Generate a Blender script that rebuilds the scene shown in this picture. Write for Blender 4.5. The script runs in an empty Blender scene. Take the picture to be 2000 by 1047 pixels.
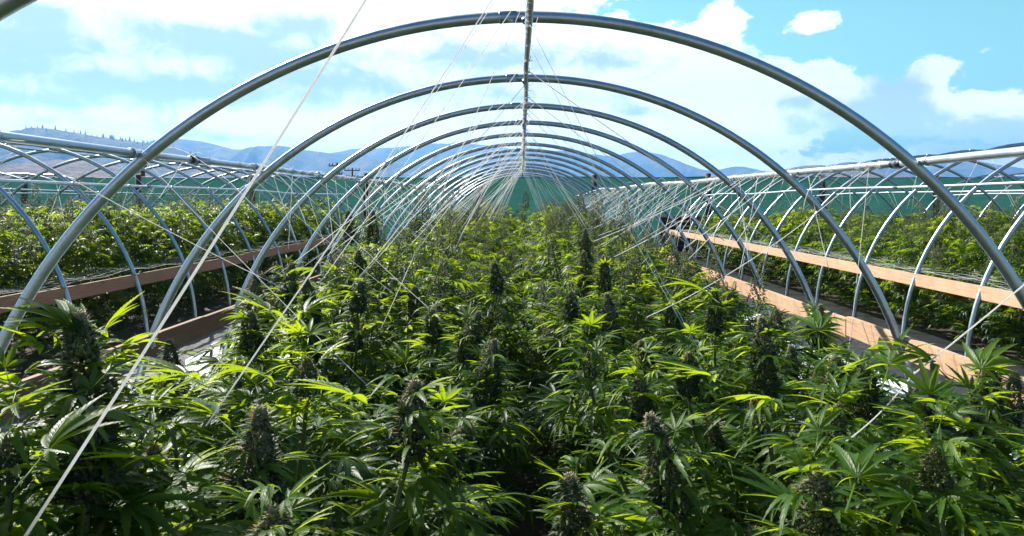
import bpy, math, random
import numpy as np
from mathutils import Vector, Matrix

# ------------------------------------------------------------------ camera, sky, sun
SC = bpy.context.scene
COL = SC.collection
EYE = 1.66
F = 1333.33           # focal length in photograph pixels
cam_d = bpy.data.cameras.new("camera")
cam = bpy.data.objects.new("camera", cam_d); COL.objects.link(cam)
cam.location = (0, 0, EYE); cam.rotation_euler = (math.radians(90), 0, 0)
cam_d.lens = 24; cam_d.sensor_width = 36; cam_d.sensor_fit = 'HORIZONTAL'
cam_d.shift_x = -0.009; cam_d.shift_y = -0.06425
cam_d.clip_start = 0.05; cam_d.clip_end = 30000
SC.camera = cam

SUN_EL, SUN_AZ = 41.0, -45.0          # azimuth from +Y, clockwise seen from above
SUN_STRENGTH, SKY_STRENGTH = 5.0, 0.05
ex, ay = math.radians(SUN_EL), math.radians(SUN_AZ)
sdir = Vector((math.cos(ex) * math.sin(ay), math.cos(ex) * math.cos(ay), math.sin(ex)))
sun_d = bpy.data.lights.new("sun", 'SUN'); sun_d.energy = SUN_STRENGTH; sun_d.angle = math.radians(0.5)
sun_d.color = (1.0, 0.95, 0.86)
sun = bpy.data.objects.new("sun", sun_d); COL.objects.link(sun)
sun.rotation_euler = sdir.to_track_quat('Z', 'Y').to_euler(); sun.location = (-20, 20, 40)

SC.view_settings.view_transform = 'Standard'; SC.view_settings.look = 'None'
SC.view_settings.exposure = 1.3; SC.view_settings.gamma = 1.0
SC.cycles.max_bounces = 6; SC.cycles.diffuse_bounces = 2; SC.cycles.glossy_bounces = 3
SC.cycles.transmission_bounces = 4; SC.cycles.transparent_max_bounces = 8; SC.cycles.volume_bounces = 0
SC.cycles.caustics_reflective = False; SC.cycles.caustics_refractive = False
SC.cycles.sample_clamp_indirect = 4.0

world = bpy.data.worlds.new("World"); SC.world = world; world.use_nodes = True


class NB:
    """small node builder"""
    def __init__(s, tree):
        s.t = tree; s.n = tree.nodes; s.l = tree.links
    def node(s, typ, **kw):
        n = s.n.new(typ)
        for k, v in kw.items():
            setattr(n, k, v)
        return n
    def put(s, sock, v):
        if isinstance(v, bpy.types.NodeSocket): s.l.new(v, sock)
        elif v is not None: sock.default_value = v
    def math(s, op, a, b=None, c=None, clamp=False):
        n = s.node('ShaderNodeMath', operation=op); n.use_clamp = clamp
        s.put(n.inputs[0], a)
        if b is not None: s.put(n.inputs[1], b)
        if c is not None: s.put(n.inputs[2], c)
        return n.outputs[0]
    def mix(s, f, a, b, mode='MIX'):
        n = s.node('ShaderNodeMix', data_type='RGBA', blend_type=mode)
        s.put(n.inputs[0], f); s.put(n.inputs[6], a); s.put(n.inputs[7], b)
        return n.outputs[2]
    def ramp(s, f, stops, interp='LINEAR'):
        n = s.node('ShaderNodeValToRGB'); n.color_ramp.interpolation = interp
        e = n.color_ramp.elements
        while len(e) < len(stops): e.new(0.5)
        for i, (p, c) in enumerate(stops):
            e[i].position = p; e[i].color = (*c, 1) if len(c) == 3 else c
        s.put(n.inputs[0], f)
        return n.outputs[0]
    def noise(s, vec, scale=5, detail=4, rough=0.5, dist=0.0):
        n = s.node('ShaderNodeTexNoise')
        if vec is not None: s.put(n.inputs['Vector'], vec)
        n.inputs['Scale'].default_value = scale; n.inputs['Detail'].default_value = detail
        n.inputs['Roughness'].default_value = rough; n.inputs['Distortion'].default_value = dist
        return n.outputs['Fac']
    def maprange(s, v, a, b, c=0.0, d=1.0, smooth=False):
        n = s.node('ShaderNodeMapRange'); n.clamp = True
        if smooth: n.interpolation_type = 'SMOOTHSTEP'
        s.put(n.inputs[0], v)
        for i, q in enumerate((a, b, c, d)): s.put(n.inputs[i + 1], q)
        return n.outputs[0]


def build_world():
    nb = NB(world.node_tree); nb.n.clear()
    sky = nb.node('ShaderNodeTexSky', sky_type='NISHITA'); sky.sun_disc = False
    sky.sun_elevation = ex; sky.sun_rotation = ay
    sky.altitude = 400; sky.air_density = 1.0; sky.dust_density = 0.6; sky.ozone_density = 1.2
    tc = nb.node('ShaderNodeTexCoord')
    sep = nb.node('ShaderNodeSeparateXYZ'); nb.put(sep.inputs[0], tc.outputs['Generated'])
    x, y, z = sep.outputs
    u = nb.math('ARCTAN2', x, y)                    # azimuth of the view direction
    v = nb.math('ARCSINE', z)                       # its elevation
    comb = nb.node('ShaderNodeCombineXYZ')
    nb.put(comb.inputs[0], nb.math('MULTIPLY', u, 3.0)); nb.put(comb.inputs[1], nb.math('MULTIPLY', v, 7.5))
    flat = comb.outputs[0]
    comb2 = nb.node('ShaderNodeCombineXYZ')
    nb.put(comb2.inputs[0], nb.math('MULTIPLY', u, 10.0)); nb.put(comb2.inputs[1], nb.math('MULTIPLY', v, 14.0))
    fine = comb2.outputs[0]
    n1 = nb.noise(flat, 2.2, 5, 0.55, 0.3)
    n2 = nb.noise(fine, 2.2, 7, 0.62, 0.5)
    field = nb.math('ADD', nb.math('MULTIPLY', n1, 0.55), nb.math('MULTIPLY', n2, 0.75))
    field = nb.math('SUBTRACT', field, 0.65)
    # coverage of the cloud deck over azimuth / elevation: thick towards the sun, breaking up away from it
    cov = nb.maprange(u, 0.08, 0.42, 0.72, 0.10, True)
    hi = nb.math('MULTIPLY', nb.maprange(v, 0.10, 0.22, 0.0, 1.0, True), nb.maprange(u, 0.05, 0.35, 0.0, -0.34, True))
    cov = nb.math('ADD', cov, hi)
    low = nb.math('MULTIPLY', nb.maprange(v, 0.0, 0.10, 1.0, 0.0, True), 0.22)
    cov = nb.math('ADD', cov, low)
    def blob(px, py, rx, ry, amp):
        du = nb.math('DIVIDE', nb.math('SUBTRACT', u, math.atan((px - 1018) / F)), rx / F)
        pv = (395 - py) / F * math.cos(math.atan((px - 1018) / F))
        dv = nb.math('DIVIDE', nb.math('SUBTRACT', v, math.atan(pv)), ry / F)
        r2 = nb.math('ADD', nb.math('MULTIPLY', du, du), nb.math('MULTIPLY', dv, dv))
        g = nb.math('EXPONENT', nb.math('MULTIPLY', r2, -1.0))
        return nb.math('MULTIPLY', g, amp)
    for b in WHITE:
        cov = nb.math('ADD', cov, blob(*b))
    # deck ends above the hoops; unseen clouds overhead and behind left out to cut fill
    cov = nb.math('ADD', cov, nb.maprange(v, 0.34, 0.60, 0.0, -0.55, True))
    cov = nb.math('ADD', cov, nb.maprange(nb.math('ABSOLUTE', u), 1.0, 1.5, 0.0, -0.75, True))
    cloud = nb.maprange(nb.math('ADD', field, cov), 0.11, 0.22, 0.0, 1.0, True)
    # cloud undersides in blue-grey
    under = nb.math('ADD', nb.math('MULTIPLY', nb.noise(flat, 3.1, 4, 0.5, 0.2), 0.5), -0.30)
    for b in GREY:
        under = nb.math('ADD', under, blob(*b))
    under = nb.math('ADD', under, nb.math('MULTIPLY', nb.math('SUBTRACT', n2, 0.5), 0.9))
    gm = nb.maprange(under, -0.02, 0.38, 0.0, 1.0, True)
    ccol = nb.mix(gm, (14, 14.2, 13.8, 1), (5.9, 7.6, 8.4, 1))
    glow = nb.maprange(v, 0.02, 0.17, 2.5, 1.0, True)
    gl = nb.node('ShaderNodeVectorMath', operation='SCALE'); nb.put(gl.inputs[0], ccol); nb.put(gl.inputs[3], glow); ccol = gl.outputs[0]
    low_t = nb.math('MULTIPLY', nb.maprange(v, 0.24, 0.62, 1.0, 0.0, True), nb.maprange(nb.math('ABSOLUTE', u), 1.0, 1.6, 1.0, 0.0, True))           # bright milky air low down, plain deep blue overhead
    skyc = nb.mix(1.0, sky.outputs[0], nb.mix(low_t, (.34, .66, .86, 1), SKYTINT), 'MULTIPLY')
    col = nb.mix(cloud, skyc, ccol)
    # below the horizon the plain sky only
    col = nb.mix(nb.maprange(v, -0.02, 0.0), skyc, col)
    bg = nb.node('ShaderNodeBackground'); nb.put(bg.inputs[0], col); bg.inputs[1].default_value = SKY_STRENGTH
    out = nb.node('ShaderNodeOutputWorld'); nb.l.new(bg.outputs[0], out.inputs[0])


SKYTINT = (1.35, 2.05, 1.32, 1)
WHITE = [(1420, 45, 45, 35, .55), (1585, 45, 60, 28, .62), (1540, 130, 130, 50, .4), (1830, 130, 40, 27, .5),
         (1860, 215, 110, 32, .45), (1600, 200, 130, 50, .3), (1920, 100, 25, 12, .25), (1960, 235, 70, 30, .25),
         (1100, 10, 160, 40, -.45), (1250, 30, 120, 30, -.3), (1260, 150, 150, 60, .2)]
GREY = [(70, 25, 70, 22, .5), (60, 85, 120, 22, .5), (10, 120, 60, 18, .3), (400, 75, 150, 30, .5), (580, 50, 70, 20, .45),
        (330, 175, 300, 26, .5), (560, 130, 140, 30, .4), (60, 195, 120, 16, .35), (940, 110, 160, 35, .4),
        (1000, 190, 170, 22, .25), (450, 270, 120, 10, .3), (1180, 115, 110, 22, .35), (1740, 190, 60, 40, .5),
        (1880, 270, 160, 35, .5), (1660, 235, 110, 25, .35), (1560, 200, 60, 15, .3), (700, 160, 130, 20, .3),
        (150, 240, 200, 12, .2), (1230, 220, 60, 12, .25)]
build_world()

rng = random.Random(7)


def ortho(px, py, d):
    """the point of the place at distance d that the photograph shows at px, py"""
    return Vector(((px - 1018) / F * d, d, EYE - (py - 395) / F * d))


# ------------------------------------------------------------------ object helpers
def link(o, parent=None):
    COL.objects.link(o)
    if parent is not None: o.parent = parent
    return o

def mesh_np(name, verts, loops, sizes, mats=(), mat_idx=None, smooth=True, attrs=None):
    me = bpy.data.meshes.new(name)
    verts = np.asarray(verts, dtype=np.float32); loops = np.asarray(loops, dtype=np.int32); sizes = np.asarray(sizes, dtype=np.int32)
    me.vertices.add(len(verts)); me.vertices.foreach_set('co', verts.ravel())
    me.loops.add(len(loops)); me.loops.foreach_set('vertex_index', loops)
    me.polygons.add(len(sizes))
    starts = np.concatenate(([0], np.cumsum(sizes)[:-1])).astype(np.int32)
    me.polygons.foreach_set('loop_start', starts)
    if mat_idx is not None: me.polygons.foreach_set('material_index', np.asarray(mat_idx, dtype=np.int32))
    me.polygons.foreach_set('use_smooth', np.full(len(sizes), smooth))
    for k, a in (attrs or {}).items():
        at = me.attributes.new(k, 'FLOAT', 'POINT'); at.data.foreach_set('value', np.asarray(a, dtype=np.float32))
    for m in mats: me.materials.append(m)
    me.update(calc_edges=True)
    return me


class MB:
    def __init__(s): s.v = []; s.f = []; s.m = []
    def add(s, vs, fs, m=0):
        b = len(s.v); s.v += [tuple(q) for q in vs]; s.f += [tuple(i + b for i in f) for f in fs]; s.m += [m] * len(fs)
    def tube(s, pts, r, seg=8, caps=True, m=0):
        pts = [Vector(p) for p in pts]; n = len(pts)
        rr = r if hasattr(r, '__len__') else [r] * n
        up = None; vs = []
        for i, p in enumerate(pts):
            t = (pts[min(i + 1, n - 1)] - pts[max(i - 1, 0)])
            if t.length < 1e-9: t = Vector((0, 0, 1))
            t.normalize()
            if up is None:
                up = t.orthogonal().normalized()
            up = (up - t * up.dot(t))
            if up.length < 1e-6: up = t.orthogonal()
            up.normalize(); b = t.cross(up)
            for k in range(seg):
                a = 2 * math.pi * k / seg
                vs.append(p + (up * math.cos(a) + b * math.sin(a)) * rr[i])
        fs = []
        for i in range(n - 1):
            for k in range(seg):
                k2 = (k + 1) % seg
                fs.append((i * seg + k, i * seg + k2, (i + 1) * seg + k2, (i + 1) * seg + k))
        if caps:
            fs.append(tuple(range(seg))[::-1]); fs.append(tuple((n - 1) * seg + k for k in range(seg)))
        s.add(vs, fs, m)
    def box(s, lo, hi, m=0, bev=0.0):
        x0, y0, z0 = lo; x1, y1, z1 = hi
        if bev <= 0:
            vs = [(x, y, z) for x in (x0, x1) for y in (y0, y1) for z in (z0, z1)]
            s.add(vs, [(0, 1, 3, 2), (4, 6, 7, 5), (0, 4, 5, 1), (2, 3, 7, 6), (0, 2, 6, 4), (1, 5, 7, 3)], m)
            return
        import bmesh
        bm = bmesh.new(); bmesh.ops.create_cube(bm, size=1.0)
        for q in bm.verts:
            q.co = Vector((x0 + (q.co.x + .5) * (x1 - x0), y0 + (q.co.y + .5) * (y1 - y0), z0 + (q.co.z + .5) * (z1 - z0)))
        bmesh.ops.bevel(bm, geom=bm.edges[:], offset=bev, segments=2, affect='EDGES')
        bm.verts.index_update()
        s.add([q.co[:] for q in bm.verts], [[w.index for w in f.verts] for f in bm.faces], m); bm.free()
    def mesh(s, name, mats, smooth=True):
        me = bpy.data.meshes.new(name); me.from_pydata(s.v, [], s.f)
        for m in (mats if isinstance(mats, (list, tuple)) else [mats]): me.materials.append(m)
        me.polygons.foreach_set('material_index', s.m)
        me.polygons.foreach_set('use_smooth', [smooth] * len(s.f)); me.update()
        return me
    def build(s, name, mats, parent=None, smooth=True, loc=None):
        o = bpy.data.objects.new(name, s.mesh(name, mats, smooth)); link(o, parent)
        if loc is not None: o.location = loc
        return o

def tag(o, label=None, cat=None, group=None, kind=None):
    if label: o['label'] = label
    if cat: o['category'] = cat
    if group: o['group'] = group
    if kind: o['kind'] = kind
    return o

def empty(name, loc=(0, 0, 0), rz=0.0):
    o = bpy.data.objects.new(name, None); o.empty_display_size = 0.1
    o.location = loc; o.rotation_euler = (0, 0, rz); return link(o)

def put(name, me, parent=None, loc=(0, 0, 0), rot=(0, 0, 0), sc=1.0):
    o = bpy.data.objects.new(name, me); o.location = loc; o.rotation_euler = rot
    o.scale = sc if hasattr(sc, '__len__') else (sc, sc, sc)
    return link(o, parent)


# ------------------------------------------------------------------ materials
def new_mat(name):
    m = bpy.data.materials.new(name); m.use_nodes = True; nb = NB(m.node_tree); nb.n.clear()
    out = nb.node('ShaderNodeOutputMaterial'); return m, nb, out

def principled(nb, out, col, rough=.6, metal=0.0, bump=None, bstr=.3, bdist=.01, spec=None):
    p = nb.node('ShaderNodeBsdfPrincipled')
    nb.put(p.inputs['Base Color'], col); nb.put(p.inputs['Roughness'], rough); nb.put(p.inputs['Metallic'], metal)
    if spec is not None: p.inputs['Specular IOR Level'].default_value = spec
    if bump is not None:
        b = nb.node('ShaderNodeBump'); b.inputs['Strength'].default_value = bstr; b.inputs['Distance'].default_value = bdist
        nb.put(b.inputs['Height'], bump); nb.l.new(b.outputs[0], p.inputs['Normal'])
    if out is not None: nb.l.new(p.outputs[0], out.inputs[0])
    return p

def mat_galv(name, dark=1.0, metal=.85):
    m, nb, out = new_mat(name)
    tc = nb.node('ShaderNodeTexCoord').outputs['Object']
    f = nb.noise(tc, 5, 6, .6)
    fine = nb.noise(tc, 60, 3, .6)
    col = nb.ramp(nb.math('ADD', nb.math('MULTIPLY', f, .75), nb.math('MULTIPLY', fine, .25)), [(0.3, (.42 * dark, .50 * dark, .55 * dark)), (.7, (.57 * dark, .65 * dark, .70 * dark))])
    stain = nb.maprange(nb.noise(tc, 3.0, 8, .8), .56, .70)
    col = nb.mix(nb.math('MULTIPLY', stain, .45), col, (.20, .17, .13, 1))
    rough = nb.maprange(nb.math('ADD', nb.math('MULTIPLY', f, .6), nb.math('MULTIPLY', fine, .4)), .3, .7, .28, .5)
    principled(nb, out, col, rough, metal)
    return m

def mat_leaf(name, base, base2, trans, young=(.16, .22, .03), rough=.42, vein=True):
    m, nb, out = new_mat(name)
    tint = nb.node('ShaderNodeAttribute', attribute_name='tint').outputs['Fac']
    obj = nb.node('ShaderNodeObjectInfo').outputs['Random']
    t = nb.math('ADD', nb.math('MULTIPLY', tint, .8), nb.math('MULTIPLY', obj, .2))
    col = nb.mix(t, (*base, 1), (*base2, 1))
    yel = nb.maprange(t, .86, .98)
    col = nb.mix(nb.math('MULTIPLY', yel, .5), col, (*young, 1))
    bump = None
    if vein:
        ac = nb.node('ShaderNodeAttribute', attribute_name='across').outputs['Fac']
        al = nb.node('ShaderNodeAttribute', attribute_name='along').outputs['Fac']
        rib = nb.maprange(nb.math('ABSOLUTE', ac), 0.0, .14, 1.0, 0.0)
        ph = nb.math('SUBTRACT', nb.math('MULTIPLY', al, 62.8), nb.math('MULTIPLY', nb.math('ABSOLUTE', ac), 9.0))
        side = nb.math('POWER', nb.math('ADD', nb.math('MULTIPLY', nb.math('SINE', ph), .5), .5), 5.0)
        line = nb.math('MAXIMUM', rib, nb.math('MULTIPLY', side, .45))
        col = nb.mix(nb.math('MULTIPLY', line, .55), col, (base2[0] * 1.9, base2[1] * 1.6, base2[2] * 1.8, 1))
        bump = nb.math('SUBTRACT', 1.0, line)
    tcol = nb.mix(nb.maprange(t, .10, .85), (trans[0] * .22, trans[1] * .34, trans[2], 1), (trans[0] * 1.15, trans[1] * 1.02, trans[2], 1))
    if vein: tcol = nb.mix(nb.math('MULTIPLY', line, .35), tcol, (trans[0] * .5, trans[1] * .5, trans[2] * .5, 1))
    p = principled(nb, None, col, rough, 0.0, bump=bump, bstr=.35, bdist=.001, spec=.30)
    tr = nb.node('ShaderNodeBsdfTranslucent'); nb.put(tr.inputs[0], tcol)
    ad = nb.node('ShaderNodeAddShader')
    mx = nb.node('ShaderNodeMixShader'); mx.inputs[0].default_value = .5
    nb.l.new(p.outputs[0], mx.inputs[1]); nb.l.new(tr.outputs[0], mx.inputs[2]); nb.l.new(mx.outputs[0], out.inputs[0])
    nb.n.remove(ad)
    return m

M = {}
M['galv'] = mat_galv('galvanised_steel')
M['galv_rail'] = mat_galv('weathered_galvanised_steel', 1.1, .65)
M['galv_dull'] = mat_galv('dull_galvanised_steel', .8)
M['leaf'] = mat_leaf('fan_leaf', (.012, .038, .007), (.056, .130, .012), (.40, .58, .010))
M['leaf_far'] = mat_leaf('distant_leaf', (.012, .038, .007), (.056, .130, .012), (.44, .62, .014), vein=False)
M['sugar'] = mat_leaf('bud_leaf', (.035, .070, .025), (.070, .115, .045), (.14, .24, .04), vein=False, rough=.5)

m, nb, out = new_mat('flower_calyx')
tc = nb.node('ShaderNodeTexCoord').outputs['Object']
tint = nb.node('ShaderNodeAttribute', attribute_name='tint').outputs['Fac']
f = nb.math('ADD', nb.math('MULTIPLY', tint, .6), nb.math('MULTIPLY', nb.noise(tc, 160, 3, .6), .4))
col = nb.ramp(f, [(.2, (.060, .072, .032)), (.5, (.14, .155, .07)), (.8, (.40, .36, .22))])
principled(nb, out, col, .7, 0, bump=nb.noise(tc, 700, 2, .6), bstr=.6, bdist=.002, spec=.35); M['calyx'] = m
p_ = nb.n['Principled BSDF']; t_ = nb.node('ShaderNodeBsdfTranslucent'); nb.put(t_.inputs[0], nb.mix(1.0, col, (2.2, 2.4, 1.6, 1), 'MULTIPLY')); x_ = nb.node('ShaderNodeMixShader'); x_.inputs[0].default_value = .18
nb.l.new(p_.outputs[0], x_.inputs[1]); nb.l.new(t_.outputs[0], x_.inputs[2]); nb.l.new(x_.outputs[0], out.inputs[0])
m, nb, out = new_mat('flower_hair')
tint = nb.node('ShaderNodeAttribute', attribute_name='tint').outputs['Fac']
principled(nb, out, nb.ramp(tint, [(0, (.16, .08, .035)), (.5, (.34, .23, .12)), (1, (.62, .55, .40))]), .6); M['hair'] = m
m, nb, out = new_mat('green_stem')
tc = nb.node('ShaderNodeTexCoord').outputs['Object']
principled(nb, out, nb.ramp(nb.noise(tc, 18, 4, .6), [(.3, (.07, .09, .03)), (.7, (.16, .17, .07))]), .55); M['stem'] = m

def mat_lumber(name, key, stops):
    m, nb, out = new_mat(name)
    tc0 = nb.node('ShaderNodeTexCoord').outputs['Object']
    oi = nb.node('ShaderNodeObjectInfo').outputs['Random']
    off = nb.node('ShaderNodeCombineXYZ'); nb.put(off.inputs[1], nb.math('MULTIPLY', oi, 37.0))
    va = nb.node('ShaderNodeVectorMath', operation='ADD'); nb.put(va.inputs[0], tc0); nb.put(va.inputs[1], off.outputs[0]); tc = va.outputs[0]
    mp = nb.node('ShaderNodeMapping'); mp.inputs['Scale'].default_value = (14, .9, 14); nb.put(mp.inputs[0], tc)
    g = nb.noise(mp.outputs[0], 6, 6, .6, .8)
    big = nb.noise(tc, 2.2, 3, .6)
    col = nb.ramp(nb.math('ADD', nb.math('MULTIPLY', g, .7), nb.math('MULTIPLY', big, .3)), stops)
    br = nb.node('ShaderNodeTexBrick'); br.offset = .5
    mp2 = nb.node('ShaderNodeSeparateXYZ'); nb.put(mp2.inputs[0], tc)
    cb = nb.node('ShaderNodeCombineXYZ'); nb.put(cb.inputs[0], mp2.outputs[1]); nb.put(cb.inputs[1], mp2.outputs[2]); nb.put(br.inputs['Vector'], cb.outputs[0])
    br.inputs['Scale'].default_value = 1.0; br.inputs['Brick Width'].default_value = .032; br.inputs['Row Height'].default_value = .011
    br.inputs['Mortar Size'].default_value = .0042; br.inputs['Mortar Smooth'].default_value = .3
    wv = nb.math('MULTIPLY', nb.math('SUBTRACT', 1.0, br.outputs['Fac']), nb.maprange(nb.math('FRACT', nb.math('DIVIDE', mp2.outputs[1], .032)), .1, .75, 1, 0))
    dash = nb.maprange(nb.math('MULTIPLY', wv, nb.maprange(nb.noise(tc, 50, 2, .5), .35, .5)), .3, .8)
    col = nb.mix(nb.math('MULTIPLY', dash, .45), col, (.17, .085, .045, 1))
    kn = nb.node('ShaderNodeTexVoronoi'); kn.inputs['Scale'].default_value = 1.7; nb.put(kn.inputs['Vector'], tc)
    knot = nb.maprange(kn.outputs['Distance'], .03, .07, 1, 0)
    col = nb.mix(nb.math('MULTIPLY', knot, .75), col, (.12, .055, .03, 1))
    grime = nb.maprange(nb.noise(tc, 5.0, 6, .7), .56, .72)
    col = nb.mix(nb.math('MULTIPLY', grime, .35), col, (.22, .14, .09, 1))
    principled(nb, out, col, .75, 0, bump=nb.math('SUBTRACT', g, dash), bstr=.4, bdist=.003); M[key] = m
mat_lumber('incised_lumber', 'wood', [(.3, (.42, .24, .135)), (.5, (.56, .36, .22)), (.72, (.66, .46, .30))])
mat_lumber('shaded_incised_lumber', 'wood_shaded', [(.3, (.18, .085, .045)), (.5, (.26, .135, .072)), (.72, (.34, .19, .105))])  # same lumber, with the shade on the left-hand boards painted into its colour

def mat_noise(name, stops, rough, scale, bstr=.3, bscale=None, detail=6, bdist=.02, spec=None, metal=0):
    m, nb, out = new_mat(name); tc = nb.node('ShaderNodeTexCoord').outputs['Object']
    n = nb.noise(tc, scale, detail, .6)
    principled(nb, out, nb.ramp(n, stops), rough, metal, bump=nb.noise(tc, bscale or scale * 4, 4, .6), bstr=bstr, bdist=bdist, spec=spec)
    M[name] = m; return m
mat_noise('soil', [(.3, (.03, .023, .018)), (.7, (.075, .055, .040))], .95, 3, .6)
mat_noise('dry_field', [(.3, (.22, .16, .09)), (.7, (.34, .26, .15))], .95, .05, .5)
mat_noise('black_fabric', [(.3, (.012, .013, .016)), (.7, (.030, .032, .038))], .42, 6, .5, 14, bdist=.02)
mat_noise('white_plastic', [(.3, (.62, .65, .68)), (.7, (.82, .84, .86))], .38, 4, .5, 22, bdist=.01)
mat_noise('old_post', [(.3, (.06, .032, .022)), (.7, (.15, .085, .055))], .85, 8, .5)
m, nb, out = new_mat('twine')
tc = nb.node('ShaderNodeTexCoord').outputs['Object']; n = nb.noise(tc, 60, 4, .6)
p = principled(nb, None, nb.ramp(n, [(.3, (.74, .74, .72)), (.7, (.88, .88, .86))]), .6)
t = nb.node('ShaderNodeBsdfTranslucent'); t.inputs[0].default_value = (.95, .95, .92, 1); mx = nb.node('ShaderNodeMixShader'); mx.inputs[0].default_value = .6
nb.l.new(p.outputs[0], mx.inputs[1]); nb.l.new(t.outputs[0], mx.inputs[2]); nb.l.new(mx.outputs[0], out.inputs[0]); M['twine'] = m
mat_noise('stained_board', [(.3, (.018, .010, .009)), (.7, (.045, .024, .018))], .8, 8, .4)
mat_noise('dark_metal', [(.3, (.04, .04, .045)), (.7, (.11, .11, .12))], .5, 30, .2, metal=.6)
mat_noise('far_conifer', [(.3, (.018, .035, .018)), (.7, (.035, .055, .025))], .9, 1, .2)

m, nb, out = new_mat('shade_cloth')
tc = nb.node('ShaderNodeTexCoord').outputs['Object']
sp = nb.node('ShaderNodeSeparateXYZ'); nb.put(sp.inputs[0], tc)
wx = nb.math('SINE', nb.math('MULTIPLY', sp.outputs[0], 260)); wz = nb.math('SINE', nb.math('MULTIPLY', sp.outputs[2], 260))
seam = nb.maprange(nb.math('ABSOLUTE', nb.math('SUBTRACT', nb.math('FRACT', nb.math('MULTIPLY', sp.outputs[2], .85)), .5)), .0, .02, 1, 0)
n = nb.noise(tc, 1.3, 5, .6)
st = nb.node('ShaderNodeMapping'); st.inputs['Scale'].default_value = (.6, 1, 9); nb.put(st.inputs[0], tc)
n3 = nb.noise(st.outputs[0], 2.5, 4, .6)
nn = nb.math('ADD', nb.math('MULTIPLY', n, .5), nb.math('MULTIPLY', n3, .5))
col = nb.ramp(nn, [(.3, (.015, .068, .060)), (.7, (.029, .112, .097))])
col = nb.mix(nb.math('MULTIPLY', seam, .5), col, (.008, .05, .04, 1))
d = nb.node('ShaderNodeBsdfDiffuse'); nb.put(d.inputs[0], col)
t = nb.node('ShaderNodeBsdfTranslucent'); nb.put(t.inputs[0], nb.mix(1.0, col, (1.5, 1.5, 1.5, 1), 'MULTIPLY'))
bp = nb.node('ShaderNodeBump'); bp.inputs['Strength'].default_value = .4; bp.inputs['Distance'].default_value = .01
nb.put(bp.inputs['Height'], nb.math('ADD', nb.math('MULTIPLY', nb.math('MULTIPLY', wx, wz), .1), nb.math('MULTIPLY', n, 4.0))); nb.l.new(bp.outputs[0], d.inputs['Normal'])
mx = nb.node('ShaderNodeMixShader'); mx.inputs[0].default_value = .5
nb.l.new(d.outputs[0], mx.inputs[1]); nb.l.new(t.outputs[0], mx.inputs[2]); nb.l.new(mx.outputs[0], out.inputs[0]); M['cloth'] = m

def mat_hill(name, grass, grass2, wood, wscale, wlo, whi):
    m, nb, out = new_mat(name); tc = nb.node('ShaderNodeTexCoord').outputs['Object']
    n = nb.noise(tc, wscale, 8, .65, .5); n2 = nb.noise(tc, wscale * 7, 6, .7)
    g = nb.mix(n2, (*grass, 1), (*grass2, 1))
    f = nb.maprange(nb.math('ADD', nb.math('MULTIPLY', n, .65), nb.math('MULTIPLY', n2, .35)), wlo, whi)
    principled(nb, out, nb.mix(f, g, (*wood, 1)), .95, 0, bump=nb.math('ADD', n2, nb.math('MULTIPLY', n, 2.0)), bstr=1.0, bdist=45); M[name] = m
mat_hill('wooded_hill', (.19, .12, .065), (.33, .22, .13), (.035, .05, .030), .006, .43, .52)
mat_hill('dry_foothill', (.24, .13, .07), (.40, .25, .14), (.09, .07, .04), .008, .50, .62)
mat_hill('far_range', (.15, .12, .08), (.26, .20, .13), (.02, .035, .022), .0032, .44, .53)


# ------------------------------------------------------------------ ground, hills
def grid(name, x0, x1, y0, y1, nx, ny, zf, mat, kind='structure'):
    xs = np.linspace(x0, x1, nx); ys = np.linspace(y0, y1, ny)
    X, Y = np.meshgrid(xs, ys); Z = zf(X, Y)
    v = np.stack([X, Y, Z], -1).reshape(-1, 3)
    i = np.arange(nx - 1)[None, :] + np.arange(ny - 1)[:, None] * nx
    q = np.stack([i, i + 1, i + nx + 1, i + nx], -1).reshape(-1)
    o = bpy.data.objects.new(name, mesh_np(name, v, q, np.full((nx - 1) * (ny - 1), 4), [mat])); link(o)
    return tag(o, kind=kind)

grid('ground', -9000, 9000, -200, 9000, 3, 3, lambda X, Y: X * 0 - 0.02, M['dry_field'])
mat_noise('dark_soil', [(.3, (.018, .014, .011)), (.7, (.05, .038, .028))], .95, 5, .6)
grid('bed_soil', -2.1, 2.1, -2, 20, 20, 60, lambda X, Y: X * 0 + .004 + .006 * np.sin(X * 5.1) * np.sin(Y * 3.7), M['dark_soil'])
grid('planting_soil', -22, 22, -4, 23.6, 60, 40, lambda X, Y: X * 0 - 0.008 + .006 * np.sin(X * 3.1) * np.sin(Y * 2.7), M['soil'])

def wrinkle(seed, amp, base):
    r = np.random.RandomState(seed); ks = [(r.uniform(4, 26), r.uniform(4, 26), r.uniform(0, 6.3), r.uniform(.3, 1)) for _ in range(22)]
    ks = [(kx * r.choice([-1, 1]), ky * .6, p, a) for kx, ky, p, a in ks]
    def f(X, Y):
        Z = 0 * X
        for kx, ky, p, a in ks:
            Z = Z + a * (1 - np.abs(np.sin(kx * X * .5 + ky * Y * .5 + p + .8 * np.sin(X * 2.3 + Y * 1.7 + p)))) ** 3 / (1 + .08 * math.hypot(kx, ky))
        return base + amp * Z
    return f

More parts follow.
